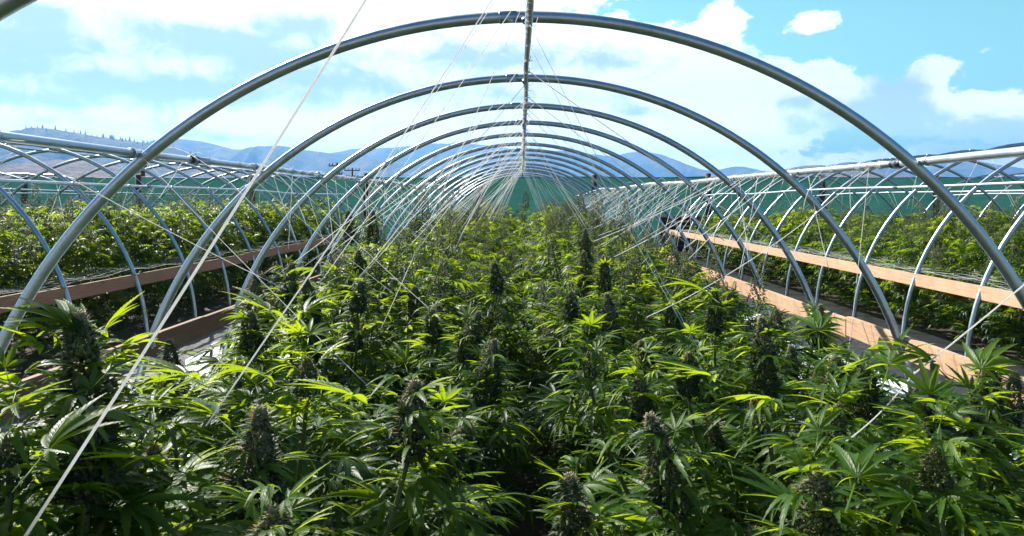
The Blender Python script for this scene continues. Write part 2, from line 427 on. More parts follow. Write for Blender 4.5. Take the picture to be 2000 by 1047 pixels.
# tunnels: centre line x, radius, hoop distances
PITCH = 6.80; R = 2.45
HOOPS = [.35, 1.55, 2.89, 4.20, 5.46, 6.68, 7.85, 9.0, 10.12, 11.25, 12.4, 13.6, 14.8, 16.0, 17.2, 18.4, 19.6]
CX = [.03 - 2 * PITCH, .03 - PITCH, .03, .03 + PITCH, .03 + 2 * PITCH]
fab_mats = [M['black_fabric'], M['white_plastic']]
for k in range(4):      # aisles between tunnels: black weed fabric
    c = (CX[k] + CX[k + 1]) / 2
    grid('ground_fabric', c - 1.75, c + 1.75, -2, 21, 70, 260, wrinkle(k, .016, .012), M['black_fabric'])
for s, k in ((1, 11), (-1, 12)):   # crumpled white sheeting along the boards of the central bed
    a, b = sorted((s * 2.0, s * 3.42))
    edge = wrinkle(k, .030, .030)
    def zf(X, Y, edge=edge, s=s):
        lim = 3.30 + .16 * np.sin(Y * 2.1 + s) + .07 * np.sin(Y * 6.3)
        return np.where(np.abs(X) > lim, -.02, edge(X, Y))
    grid('ground_sheeting', a, b, .5, 19.5, 70, 560, zf, M['white_plastic'])

def sm(t): return t * t * (3 - 2 * t)
def hill(name, D, prof, depth, mat, rough, seed, nx=260, ny=26):
    px = np.array([p[0] for p in prof], float); py = np.array([p[1] for p in prof], float)
    r = np.random.RandomState(seed)
    xs = np.linspace(px[0], px[-1], nx); H = np.interp(xs, px, py)
    k = np.ones(7) / 7; H = np.convolve(np.pad(H, 3, mode='edge'), k, 'valid')
    X = (xs - 1018) / F * D; Z = np.maximum((395 - H) / F * D + EYE, 0)
    ts = np.concatenate([np.linspace(0, 1, ny), 1 + np.linspace(.15, 1.0, 8)])
    ph = r.uniform(0, 6.3, (6,)); fr = r.uniform(.6, 2.4, (6,))
    V = []
    for t in ts:
        if t <= 1: prof_t = sm(t) ** .8; y = D - depth * (1 - t)
        else: prof_t = 1 - .8 * sm(t - 1); y = D + depth * (t - 1)
        w = math.sin(min(t, 1) * math.pi)
        nz = sum(np.sin(X / D * 22 * fr[i] * (i + 1) + ph[i] + t * 3.0 * fr[i]) / (i + 1.5) for i in range(6))
        gully = np.abs(nz)
        V.append(np.stack([X * (y / D) ** .35, np.full_like(X, y), Z * prof_t - gully * w * rough * Z * .22 - (0 if t > 0 else 8)], -1))
    v = np.concatenate(V); n = len(ts)
    i = np.arange(nx - 1)[None, :] + np.arange(n - 1)[:, None] * nx
    q = np.stack([i, i + 1, i + nx + 1, i + nx], -1).reshape(-1)
    o = bpy.data.objects.new(name, mesh_np(name, v, q, np.full((nx - 1) * (n - 1), 4), [mat])); link(o); tag(o, kind='structure')
    return X, Z, D

L1 = hill('hills_wooded', 1900, [(-500, 290), (-200, 262), (0, 262), (38, 261), (72, 252), (95, 250), (126, 256), (190, 267), (267, 277), (325, 285), (380, 303), (450, 322), (560, 348), (640, 380)], 700, M['wooded_hill'], 1, 3)
hill('hills_dry', 1050, [(-400, 345), (-100, 335), (0, 326), (60, 325), (80, 317), (130, 312), (190, 317), (240, 328), (290, 341), (340, 352), (420, 390)], 400, M['dry_foothill'], .6, 5)
hill('hills_middle', 3400, [(100, 320), (270, 284), (330, 272), (350, 271), (400, 277), (430, 285), (460, 293), (500, 289), (530, 284), (560, 286), (590, 292), (625, 297), (650, 300), (700, 306), (760, 312), (840, 325), (950, 345), (1050, 390)], 1200, M['far_range'], .9, 8)
hill('hills_far', 4900, [(480, 345), (600, 312), (640, 301), (690, 291), (740, 291), (790, 286), (850, 281), (910, 280), (960, 285), (1010, 293), (1060, 296), (1110, 294), (1160, 303), (1200, 305), (1216, 301), (1239, 296), (1273, 298), (1305, 308), (1347, 323), (1378, 334), (1410, 331), (1431, 325), (1452, 325), (1489, 335), (1560, 350), (1650, 390)], 1500, M['far_range'], .9, 9)
hill('hills_red', 2100, [(1420, 390), (1480, 345), (1510, 335), (1541, 329), (1568, 324), (1600, 322), (1650, 328), (1720, 338), (1800, 350), (1880, 390)], 600, M['dry_foothill'], .6, 10)
hill('hills_blue', 4300, [(1500, 390), (1570, 338), (1600, 326), (1650, 317), (1690, 317), (1725, 327), (1760, 336), (1790, 333), (1830, 321), (1877, 315), (1925, 318), (1977, 335), (2010, 341), (2080, 335), (2200, 322), (2400, 330)], 1500, M['far_range'], .9, 14)

# scattered conifers along the wooded ridge: a far-off wood
def far_wood():
    r = random.Random(5); mb = MB(); X, Z, D = L1
    for k in range(420):
        i = r.randrange(len(X) - 1); back = r.random() < .45
        t = 1.0 if back else r.uniform(.55, .98)
        prof_t = sm(t) ** .8
        h = r.uniform(6, 17) * (1.0 if back else .8); w = h * r.uniform(.14, .22)
        y = D - 700 * (1 - t); x = X[i] * (y / D) ** .35 + r.uniform(-6, 6); z = Z[i] * prof_t - 3 - (0 if back else 6 * math.sin(t * math.pi))
        n = 5; b = [(x + w * math.cos(a * 6.283 / n), y + w * math.sin(a * 6.283 / n), z) for a in range(n)]
        mb.add(b + [(x, y, z + h)], [(a, (a + 1) % n, n) for a in range(n)])
    o = mb.build('distant_wood', M['far_conifer'], smooth=False)
    tag(o, 'dark conifers scattered over the hill behind the fence', 'trees', kind='stuff')
far_wood()

def far_tree(px, D, h, label, spread):
    root = empty('conifer_tree', ((px - 1018) / F * D, D, 0)); tag(root, label, 'tree')
    mb = MB(); mb.tube([(0, 0, 0), (0, 0, h * .9)], [h * .03, h * .008], 6); mb.build('trunk', M['old_post'], root)
    mb = MB(); r = random.Random(px)
    for k in range(60):
        t = k / 59; z = h * (.18 + .82 * t); w = spread * h * (1 - t) * r.uniform(.6, 1.1) + .1; a = k * 2.4
        dx, dy = math.cos(a) * w, math.sin(a) * w
        s = .11 * h * (1.2 - t)
        mb.add([(0, 0, z), (dx - dy * .35, dy + dx * .35, z - s * .6), (dx * 1.15, dy * 1.15, z - s), (dx + dy * .35, dy - dx * .35, z - s * .6)], [(0, 1, 2), (0, 2, 3)])
    mb.build('crown', M['far_conifer'], root, smooth=False)
far_tree(1727, 210, 10.5, 'small dark conifer beyond the fence, left of its lower neighbour', .22)
far_tree(1738, 225, 9.6, 'lower of two dark conifers just beyond the green fence', .2)
far_tree(1764, 205, 9.6, 'small lone conifer beyond the fence between the pair and the blue hill', .2)
far_tree(1552, 420, 22.5, 'narrow lone tree rising beside the reddish hill', .12)


# ------------------------------------------------------------------ green screen fence and what stands behind it
FY, FTOP = 24.0, 2.56
def build_fence():
    root = empty('screen_fence', (0, FY, 0)); tag(root, 'long green shade cloth fence on brown wooden posts behind the beds', 'fence')
    posts = [1160 + 222 * k for k in range(-8, 8)]
    xs = [(p - 1018) / F * FY for p in posts]
    for i in range(len(xs) - 1):
        x0, x1 = xs[i] , xs[i + 1]; nx, nz = 26, 16; r = np.random.RandomState(i)
        u = np.linspace(0, 1, nx); w = np.linspace(0, 1, nz); U, W = np.meshgrid(u, w)
        sag = .035 * 4 * U * (1 - U) * r.uniform(.3, 1.2)
        X = x0 + (x1 - x0) * U; Z = (FTOP + r.uniform(-.01, .02) - sag) * W
        Y = .06 + .05 * np.sin(U * 6.3 + r.uniform(0, 6)) * np.sin(W * 3.14) + .02 * np.sin(U * 19 + W * 7) * np.sin(W * 3.1)
        v = np.stack([X, Y, Z], -1).reshape(-1, 3); ii = np.arange(nx - 1)[None, :] + np.arange(nz - 1)[:, None] * nx
        q = np.stack([ii, ii + 1, ii + nx + 1, ii + nx], -1).reshape(-1)
        me = mesh_np('screen_panel', v, q, np.full((nx - 1) * (nz - 1), 4), [M['cloth']])
        link(bpy.data.objects.new('screen_panel', me), root)
        mb = MB(); mb.tube([(x0 + (x1 - x0) * t, .05, FTOP - .01 - sag_) for t, sag_ in [(k / 12, .035 * 4 * k / 12 * (1 - k / 12)) for k in range(13)]], .012, 6)
        mb.build('top_wire', M['dark_metal'], root)
    for i, x in enumerate(xs):
        hgt = FTOP + .06 + (.05 if i % 3 == 0 else 0) ; mb = MB(); mb.tube([(0, 0, -.1), (.01, 0, 1.2), (0, 0, hgt)], [.10, .098, .095], 14)
        mb.build('post', M['old_post'], root, loc=(x, -.07, 0))
build_fence()

def low_wall(x0, x1, label):
    root = empty('board_wall', (x0, 20.9, 0)); tag(root, label, 'wall')
    L = x1 - x0; n = 8
    for k in range(n):
        mb = MB(); mb.box((0, 0, .02 + k * .155), (L, .04, .02 + k * .155 + .148), bev=.004); mb.build('wall_board', M['stained_board'], root)
    for x in np.arange(0.05, L, 2.2):
        mb = MB(); mb.box((x, .041, 0), (x + .09, .13, 1.22)); mb.build('wall_post', M['old_post'], root)
low_wall(4.25, 9.9, 'low dark brown board wall ending the bed right of the central tunnel')
low_wall(11.0, 18.5, 'low dark brown board wall ending the outermost bed near the blue hill')

def utility_pole(px, D, top_py, w, label):
    h = EYE + (395 - top_py) / F * D
    root = empty('utility_pole', ((px - 1018) / F * D, D, 0)); tag(root, label, 'utility pole')
    mb = MB(); mb.tube([(0, 0, 0), (0, 0, h)], [.17, .12], 10); mb.build('pole', M['old_post'], root)
    for k in range(2):
        z = h - .35 - k * .9; ww = w * (1 - .25 * k)
        mb = MB(); mb.box((-ww, -.20, z - .07), (ww, -.08, z + .07)); mb.build('crossarm', M['old_post'], root)
        for s in (-1, -.55, .55, 1):
            mb = MB(); mb.tube([(s * ww * .95, -.14, z + .07), (s * ww * .95, -.14, z + .2), (s * ww * .95, -.14, z + .32)], [.05, .08, .03], 8)
            mb.build('insulator', M['dark_metal'], root)
utility_pole(658, 75, 318, .85, 'taller dark utility pole with two crossarms beyond the fence')
utility_pole(688, 95, 328, 1.05, 'shorter wide-armed utility pole beyond the fence')
utility_pole(279, 40, 318, .25, 'thin brown pole standing alone beyond the fence near the dry hill')


# ------------------------------------------------------------------ hoop tunnels
def hoop_pts(cx, r, y, n=72, lean=0.0, rz=1.0):
    return [(cx + r * math.cos(a), y + lean * math.sin(a), r * rz * math.sin(a) ) for a in [math.pi * k / (n - 1) for k in range(n)]]

RAIL_L = [(0, -1.625, .205), (2.9, -1.62, .205), (4.2, -1.62, .215), (7, -1.60, .225), (9.5, -1.60, .25), (10.8, -1.60, .225), (12.0, -1.62, .33), (14, -1.64, .33), (16, -1.62, .24), (18, -1.55, .17), (19.8, -1.6, .2)]
RAIL_R = [(0, 1.69, .17), (2.9, 1.69, .172), (5.5, 1.70, .195), (7, 1.70, .20), (9, 1.70, .24), (11, 1.70, .24), (13, 1.72, .25), (14.5, 1.72, .29), (16.5, 1.66, .24), (18.6, 1.66, .16), (19.8, 1.6, .2)]
def rail_at(tab, y):
    ys = [t[0] for t in tab]
    return Vector((float(np.interp(y, ys, [t[1] for t in tab])), y, EYE + float(np.interp(y, ys, [t[2] for t in tab]))))

TUN_LABEL = ['galvanised hoop tunnel frame in the distance beside the shaded aisle, outermost under the wooded hill',
             'galvanised hoop tunnel frame over the tall bright bed below the wooded hill',
             'big galvanised hoop tunnel frame arching overhead above the central bed',
             'galvanised hoop tunnel frame over the sunlit bed with pale orange boards',
             'outermost galvanised hoop tunnel frame beyond the pale orange boards']
def ring(mb, c, axis, r0, w, seg=14):
    a = Vector(axis).normalized(); mb.tube([Vector(c) - a * w / 2, Vector(c) - a * w / 2, Vector(c) + a * w / 2, Vector(c) + a * w / 2], [r0 * .9, r0, r0, r0 * .9], seg)

def tunnel(ti):
    cx = CX[ti]; r_ = random.Random(40 + ti); main = ti == 2
    root = empty('hoop_tunnel_frame', (cx, 0, 0)); tag(root, TUN_LABEL[ti], 'tunnel frame', 'hoop tunnel frames standing side by side')
    ys = HOOPS if main else (HOOPS[1:] if ti in (1, 3) else HOOPS[6:])
    tabs = [[(t[0], t[1] - .03, t[2]) for t in RAIL_L], [(t[0], t[1] - .03, t[2]) for t in RAIL_R]] if main else \
        [[(y, -1.64 + r_.uniform(-.02, .02), .20 + r_.uniform(-.025, .03)) for y in np.arange(0, 21, 2.2)], [(y, 1.64 + r_.uniform(-.02, .02), .20 + r_.uniform(-.025, .03)) for y in np.arange(0, 21, 2.2)]]
    for i, y in enumerate(ys):
        yy = y + (0 if main else r_.uniform(-.05, .05)); lean = r_.uniform(-.03, .03) if main and y > 5 else (0 if main else r_.uniform(-.05, .05))
        rr = R + (r_.uniform(-.012, .012)); dx = r_.uniform(-.015, .015)
        big = main and y < 8
        mb = MB(); mb.tube(hoop_pts(dx, rr, yy, 96 if big else 48, lean, 1 - .006), .0245, 18 if big else 8)
        h = mb.build('hoop', M['galv'], root)
        if main or (ti in (1, 3) and y < 14):
            a = math.pi / 2 + .035 + r_.uniform(0, .02)
            p = Vector((dx + rr * math.cos(a), yy + lean, rr * .994 * math.sin(a))); ax = Vector((-math.sin(a), 0, math.cos(a)))
            mb = MB(); mb.tube([p - ax * .07, p - ax * .005, p, p + ax * .005], [.0249, .0262, .0272, .0249], 16); mb.build('coupling', M['galv_dull'], h)
            # clamps where the ridge pipe and the two rails meet the hoop
            for q, rp in ((Vector((dx, yy + lean, rr * .994)), .0135), (rail_at(tabs[0], yy), .019), (rail_at(tabs[1], yy), .019)):
                mb = MB(); ring(mb, q + Vector((0, -.055, -.03 if rp < .015 else 0)), (0, 1, 0), rp + .003, .010)
                mb.build('clamp', M['galv_dull'], h)
    y1 = ys[-1] + .25; y0 = ys[0] - .4
    n = 64
    # ridge pipe, hung just under the crowns of the hoops
    mb = MB(); mb.tube([(.004 * math.sin(k * .9) + (.010 * math.sin(k * .53) if k > 20 else 0), y0 + (y1 - y0) * k / n, R * .994 - .038 - .004 * (1 + math.sin(k * .7))) for k in range(n + 1)], .0135, 12)
    mb.build('ridge_pipe', M['galv_dull'], root)
    for tab in tabs:
        def pt(y): return rail_at(tab, y)
        cuts = [y0] + [c for c in (3.35 if tab is tabs[0] else 3.05, 9.4, 15.6) if c > y0] + [y1]
        for j in range(len(cuts) - 1):
            a, b = cuts[j], cuts[j + 1]; k = max(3, int((b - a) / .25))
            mb = MB(); mb.tube([pt(a + (b - a) * q / k) for q in range(k + 1)], [.017] * (k - 1) + [.017, .0155], 14)
            mb.build('side_rail', M['galv_rail'], root)
            if j: 
                mb = MB(); 
                ring(mb, pt(a), pt(a + .1) - pt(a - .1), .0205, .030); ring(mb, pt(a + .05), pt(a + .1) - pt(a - .1), .021, .010)
                mb.build('rail_coupling', M['dark_metal'], root)
    # side boards fixed on the inner side of the hoops, in lengths
    for s in (-1, 1):
        y = y0 + .1; j = 0
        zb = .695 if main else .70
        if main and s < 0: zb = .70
        while y < y1 + .6:
            L = 4.86; ye = min(y + L, y1 + .9)
            if ye - y < .4: break
            z = zb + r_.uniform(-.012, .012); xo = s * 2.325
            mb = MB(); mb.box((-.019, 0, 0), (.019, ye - y - .006, .138), bev=.003)
            o = mb.build('side_board', M['wood_shaded' if ti < 2 or (main and s < 0) else 'wood'], root, smooth=False, loc=(xo - s * .0 + r_.uniform(-.004, .004), y, z))
            o.rotation_euler = (r_.uniform(-.002, .002), 0, r_.uniform(-.001, .001)); y = ye; j += 1
            # bolt heads where the board meets hoops
            for yy in ys:
                if o.location.y + .1 < yy < ye - .1 and (main or ti in (1, 3)) and yy < 10:
                    mb = MB(); mb.tube([(-s * .019, yy - o.location.y + .02, .075), (-s * .026, yy - o.location.y + .02, .075)], .011, 6); mb.build('bolt', M['galv_dull'], o)
    return tabs

TABS = [tunnel(k) for k in range(5)]


# ------------------------------------------------------------------ leaves, flowers, plants
def leaflet(L, W, n, serr, droop, fold, side=0.0):
    """one serrated leaflet along +X from the origin; returns verts, faces, along, across"""
    V, FC, AL, AC = [], [], [], []
    def P(x, y):
        s = x / L
        return (x * (1 - .18 * droop * s), y, -droop * L * .55 * s * s + fold * abs(y) + side * 0)
    def prof(t): return W * (math.sin(math.pi * min(1, t ** .78)) ** .85) * (1 - .25 * t) if 0 < t < 1 else 0
    mid = []
    for i in range(n + 1):
        t = i / n; mid.append(len(V)); V.append(P(L * t, 0)); AL.append(t); AC.append(0)
    for sgn in (1, -1):
        prev = None
        for i in range(n):
            t0, t1 = i / n, (i + 1) / n
            if prev is None:
                e0 = mid[0]
            else: e0 = prev
            if serr:
                tt = t0 + (t1 - t0) * .80; w = prof((t0 + t1) / 2) * 1.0 + W * .05
                k = len(V); V.append(P(L * (tt + .35 / n), sgn * w)); AL.append(tt); AC.append(sgn)
                if i == n - 1: e1 = mid[n]
                else:
                    w1 = prof(t1) * .84; e1 = len(V); V.append(P(L * t1, sgn * w1)); AL.append(t1); AC.append(sgn * .85)
                f = [mid[i], e0, k, e1, mid[i + 1]]
            else:
                if i == n - 1: e1 = mid[n]
                else: e1 = len(V); V.append(P(L * t1, sgn * prof(t1))); AL.append(t1); AC.append(sgn)
                f = [mid[i], e0, e1, mid[i + 1]]
            g = []
            for q in f:
                if not g or g[-1] != q: g.append(q)
            if g[0] == g[-1]: g.pop()
            if sgn > 0: g = g[::-1]
            if len(g) >= 3: FC.append(g)
            prev = e1
    return V, FC, AL, AC

def palmate(seed, nl=7, n=8, serr=True, L=1.0, pet=.45, droop=.5, tight=1.0, wid=.084):
    r = random.Random(seed); V, FC, AL, AC = [], [], [], []
    angs = {3: [0, 34, -34], 5: [0, 32, -32, 66, -66], 7: [0, 27, -27, 55, -55, 92, -92], 9: [0, 22, -22, 45, -45, 72, -72, 108, -108]}[nl]
    lens = {3: [1, .8, .8], 5: [1, .86, .86, .6, .6], 7: [1, .92, .92, .74, .74, .42, .42], 9: [1, .94, .94, .82, .82, .6, .6, .34, .34]}[nl]
    for a, l in zip(angs, lens):
        l2 = L * l * r.uniform(.92, 1.06); a2 = math.radians((a + r.uniform(-4, 4)) * tight)
        v, f, al, ac = leaflet(l2, L * wid * r.uniform(.9, 1.12) * (.8 + .2 * l), n if l > .5 else max(2, n - 2), serr, droop * r.uniform(.6, 1.5), r.uniform(.25, .6))
        b = len(V); ca, sa = math.cos(a2), math.sin(a2); roll = r.uniform(-.35, .35) + a2 * .25; cr, sr = math.cos(roll), math.sin(roll)
        for x, y, z in v:
            y, z = y * cr - z * sr * .3, z + y * sr
            V.append((pet * L + x * ca - y * sa, x * sa + y * ca, z))
        FC += [[q + b for q in g] for g in f]; AL += al; AC += ac
    if pet > 0:      # petiole: a thin strip
        b = len(V); w = .012 * L
        V += [(0, -w, -.02 * L), (0, w, -.02 * L), (pet * L, w, 0), (pet * L, -w, 0), (pet * L * .5, 0, -.02 * L - w)]
        FC += [[b, b + 3, b + 4], [b + 3, b + 2, b + 4], [b + 2, b + 1, b + 4], [b, b + 1, b + 2, b + 3]]
        AL += [0] * 5; AC += [0] * 5
    loops = np.array([q for g in FC for q in g], int); sizes = np.array([len(g) for g in FC], int)
    return dict(v=np.array(V), loops=loops, sizes=sizes, al=np.array(AL), ac=np.array(AC))

def rots(az, pitch, roll):
    ca, sa = np.cos(az), np.sin(az); cp, sp = np.cos(pitch), np.sin(pitch); cr, sr = np.cos(roll), np.sin(roll)
    n = len(az); Rz = np.zeros((n, 3, 3)); Ry = np.zeros((n, 3, 3)); Rx = np.zeros((n, 3, 3))
    Rz[:, 0, 0] = ca; Rz[:, 0, 1] = -sa; Rz[:, 1, 0] = sa; Rz[:, 1, 1] = ca; Rz[:, 2, 2] = 1
    Ry[:, 0, 0] = cp; Ry[:, 0, 2] = -sp; Ry[:, 2, 0] = sp; Ry[:, 2, 2] = cp; Ry[:, 1, 1] = 1     # positive pitch lifts +X
    Rx[:, 1, 1] = cr; Rx[:, 1, 2] = -sr; Rx[:, 2, 1] = sr; Rx[:, 2, 2] = cr; Rx[:, 0, 0] = 1
    return Rz @ Ry @ Rx

def scatter(name, temps, items, mats, mi=0):
    """items: array columns x y z az pitch roll scale template tint"""
    it = np.array(items); V = []; LO = []; SZ = []; AL = []; AC = []; TI = []; base = 0
    for k, T in enumerate(temps):
        s = it[it[:, 7].astype(int) == k]
        if not len(s): continue
        Rm = rots(s[:, 3], s[:, 4], s[:, 5]); v = np.einsum('nij,mj->nmi', Rm, T['v']) * s[:, 6][:, None, None] + s[:, None, :3]
        n, mm = len(s), len(T['v']); V.append(v.reshape(-1, 3))
        LO.append((T['loops'][None, :] + (np.arange(n) * mm)[:, None] + base).ravel()); SZ.append(np.tile(T['sizes'], n))
        AL.append(np.tile(T['al'], n)); AC.append(np.tile(T['ac'], n)); TI.append(np.repeat(s[:, 8], mm)); base += n * mm
    return mesh_np(name, np.concatenate(V), np.concatenate(LO), np.concatenate(SZ), mats, attrs={'along': np.concatenate(AL), 'across': np.concatenate(AC), 'tint': np.concatenate(TI)})

T_NEAR = [palmate(1, 7, 9, True, droop=.55), palmate(2, 7, 9, True, droop=.9), palmate(3, 5, 8, True, droop=.5), palmate(4, 7, 9, True, droop=.25), palmate(5, 5, 8, True, droop=1.1, tight=.75), palmate(6, 3, 7, True, droop=.6, pet=.15)]
T_MID = [palmate(11, 7, 4, False, droop=.6), palmate(12, 5, 4, False, droop=.9), palmate(13, 7, 4, False, droop=.3), palmate(14, 5, 3, False, droop=1.1, tight=.8), palmate(15, 3, 3, False, droop=.6, pet=.15)]
T_FAR = [palmate(21, 5, 2, False, droop=.6, wid=.11), palmate(22, 5, 2, False, droop=.9, wid=.11), palmate(23, 3, 2, False, droop=.4, pet=.2, wid=.12)]

def make_bud(name, L, Rb, ncal, nhair, nsug, seed, seg=6):
    """a flower cluster: packed calyxes round an axis, hairs, small leaves; base at the origin, tip at +Z"""
    r = random.Random(seed)
    # calyx template
    rings = [(0, .0), (.22, .75), (.55, 1.0), (.82, .55), (1.15, .0)] if seg > 4 else [(0, 0), (.45, 1.0), (1.1, 0)]
    cv, cf = [], []
    for j, (z, rad) in enumerate(rings):
        if rad == 0: cv.append((z, 0, 0))
        else:
            for k in range(seg): a = 2 * math.pi * k / seg; cv.append((z, rad * .42 * math.cos(a), rad * .42 * math.sin(a)))
    nr = len(rings) - 2
    for k in range(seg):
        cf.append((0, 1 + (k + 1) % seg, 1 + k))
        for j in range(nr - 1): cf.append((1 + j * seg + k, 1 + j * seg + (k + 1) % seg, 1 + (j + 1) * seg + (k + 1) % seg, 1 + (j + 1) * seg + k))
        cf.append((1 + (nr - 1) * seg + k, 1 + (nr - 1) * seg + (k + 1) % seg, len(cv) - 1))
    cv = np.array(cv); V, LO, SZ, MI, TI = [], [], [], [], []; base = 0
    lump = [(r.uniform(0, 6.28), r.uniform(.12, .8), r.uniform(.15, .45)) for _ in range(12)]
    def surf(t, a):
        e = Rb * min(1, .55 + t * 3) * (1.25 - 1.12 * t ** 1.25) + .0015
        for la, lt, lh in lump:
            da = (a - la + math.pi) % (2 * math.pi) - math.pi
            e += Rb * lh * math.exp(-(da / .7) ** 2 - ((t - lt) / .09) ** 2)
        return e
    n_ = ncal + nhair + nsug
    for k in range(ncal):
        t = (k + .5) / ncal; t = t ** .9; a = k * 2.39996 + r.uniform(-.3, .3)
        rad = surf(t, a); s = Rb * r.uniform(.26, .44) * (1 - .40 * t)
        pit = r.uniform(.35, .95) + .5 * max(0, t - .8) * 3
        Rm = rots(np.array([a]), np.array([pit]), np.array([r.uniform(0, 3)]))[0]
        c = np.array([math.cos(a) * rad * .72, math.sin(a) * rad * .72, t * L])
        V.append((Rm @ (cv * s).T).T + c); 
        for f in cf: LO.extend([q + base for q in f]); SZ.append(len(f)); MI.append(0)
        TI += [min(1, max(0, r.gauss(.32 + .55 * t * t, .18)))] * len(cv); base += len(cv)  # tint rises towards the tip: sunlit tan tips painted into the calyxes
    for k in range(nhair):
        t = r.random() ** .8; a = r.uniform(0, 6.283); rad = surf(t, a) * r.uniform(.85, 1.1)
        d = np.array([math.cos(a), math.sin(a), r.uniform(.1, 1.2)]); d /= np.linalg.norm(d); side = np.array([-math.sin(a), math.cos(a), 0]) ; 
        l = Rb * r.uniform(.18, .42); w = Rb * .020; c = np.array([math.cos(a) * rad, math.sin(a) * rad, t * L]); bend = side * r.uniform(-.5, .5) * l
        V.append(np.array([c - side * w, c + side * w, c + d * l * .6 + bend * .4 + side * w, c + d * l + bend, c + d * l * .6 + bend * .4 - side * w]))
        LO.extend([base, base + 1, base + 2, base + 4, base + 4, base + 2, base + 3]); SZ += [4, 3]; MI += [1, 1]; TI += [r.random()] * 5; base += 5
    lv, lf, la_, lc = leaflet(1, .12, 4, seg > 4, .6, .4); lv = np.array(lv)
    for k in range(nsug):
        t = r.random() ** .9 * .95; a = r.uniform(0, 6.283); rad = surf(t, a) * .7
        Rm = rots(np.array([a]), np.array([r.uniform(-.1, .95)]), np.array([r.uniform(-.6, .6)]))[0]
        s = Rb * r.uniform(.7, 1.6) * (1 - .45 * t); c = np.array([math.cos(a) * rad, math.sin(a) * rad, t * L])
        V.append((Rm @ (lv * s).T).T + c)
        for f in lf: LO.extend([q + base for q in f]); SZ.append(len(f)); MI.append(2)
        TI += [r.random()] * len(lv); base += len(lv)
    me = mesh_np(name, np.concatenate(V), LO, SZ, [M['calyx'], M['hair'], M['sugar']], MI, attrs={'tint': TI})
    return me

BUD_NEAR = [make_bud('flower_bud', .19, .033, 700, 900, 220, 1), make_bud('flower_bud', .15, .034, 600, 800, 190, 2), make_bud('flower_bud', .22, .032, 760, 900, 240, 3), make_bud('flower_bud', .10, .026, 340, 450, 80, 4)]
BUD_MID = [make_bud('flower_bud', .20, .034, 190, 30, 80, 5, 4), make_bud('flower_bud', .15, .034, 150, 24, 70, 6, 4), make_bud('flower_bud', .25, .032, 210, 30, 90, 7, 4)]
BUD_FAR = [make_bud('flower_bud', .22, .042, 60, 0, 40, 8, 4), make_bud('flower_bud', .17, .042, 50, 0, 36, 9, 4)]

def plant_variant(seed, lod, nb_, HT, RX, RY, shell):
    """one bushy plant: stem mesh, foliage mesh, list of bud tips"""
    r = random.Random(seed); st = MB(); items = []; tips = []
    nt = {0: 6, 1: 5, 2: 3}[lod]; Ls = {0: .128, 1: .135, 2: .16}[lod]
    golden = 2.39996
    st.tube([(0, 0, 0), (.01, 0, HT * .35), (0, .01, HT * .7)], [.022, .016, .008], 7)
    def leaf(p, az, pit, sc, t=None):
        items.append((p[0], p[1], p[2], az, pit, r.uniform(-.45, .45), sc, r.randrange(nt - (1 if r.random() < .8 else 0)), r.random() * .62 if t is None else min(.999, t * .45 + r.random() * .6)))
    for k in range(nb_):
        fr = math.sqrt((k + .5) / nb_); a = k * golden + r.uniform(-.3, .3)
        tx, ty = RX * .88 * fr * math.cos(a), RY * .88 * fr * math.sin(a)
        tz = HT * (1 - .42 * fr ** 2.2) * r.uniform(.86, 1.07)
        b = Vector((tx * .12, ty * .12, HT * r.uniform(.12, .45) ))
        tip = Vector((tx, ty, tz)); midp = Vector((tx * .75, ty * .75, b.z + (tz - b.z) * .42))
        pts = []
        for q in range(9):
            t = q / 8; pts.append(b * (1 - t) ** 2 + midp * 2 * t * (1 - t) + tip * t * t)
        st.tube(pts, [.009 * (1 - t / 9) + .003 for t in range(9)], 5)
        tips.append((tip, (tip - pts[6]).normalized()))
        nl = {0: 26, 1: 22, 2: 12}[lod]; la = r.uniform(0, 6.28)
        for q in range(nl):
            t = .32 + .66 * (q + .5) / nl; i = min(7, int(t * 8)); p = pts[i].lerp(pts[i + 1], t * 8 - i)
            la += 2.4 if q % 2 else math.pi
            outw = math.atan2(p.y, p.x); az = la if r.random() < .5 else outw + r.uniform(-1.1, 1.1)
            leaf(p, az, r.uniform(-.1, .75), Ls * r.uniform(.75, 1.25) * (1.05 - .35 * t), t)
        # whorl right under the flower
        for q in range({0: 18, 1: 14, 2: 7}[lod]):
            d = tips[-1][1]; p = tip + d * (r.uniform(-.06, .10) if lod == 0 else r.uniform(-.10, .03))
            leaf(p, r.uniform(0, 6.28), r.uniform(.0, .9), Ls * r.uniform(.45, .95), 1.0)
    for k in range(shell):
        # leaves filling the outer shell down to the ground
        a = r.uniform(0, 6.283); w = r.uniform(-.92, 1.0); c = math.sqrt(max(0, 1 - abs(w) ** 2.4)); rr = r.uniform(.72, 1.0)
        x, y, z = RX * c * math.cos(a) * rr, RY * c * math.sin(a) * rr, HT * .5 + HT * .47 * w * (rr if w > 0 else 1)
        leaf((x, y, z), a + r.uniform(-.9, .9), r.uniform(-.45, .55), Ls * r.uniform(.7, 1.2))
    temps = {0: T_NEAR, 1: T_MID, 2: T_FAR}[lod]
    fol = scatter('foliage', temps, items, [M['leaf'] if lod == 0 else M['leaf_far']])
    return st.mesh('stem', M['stem']), fol, tips

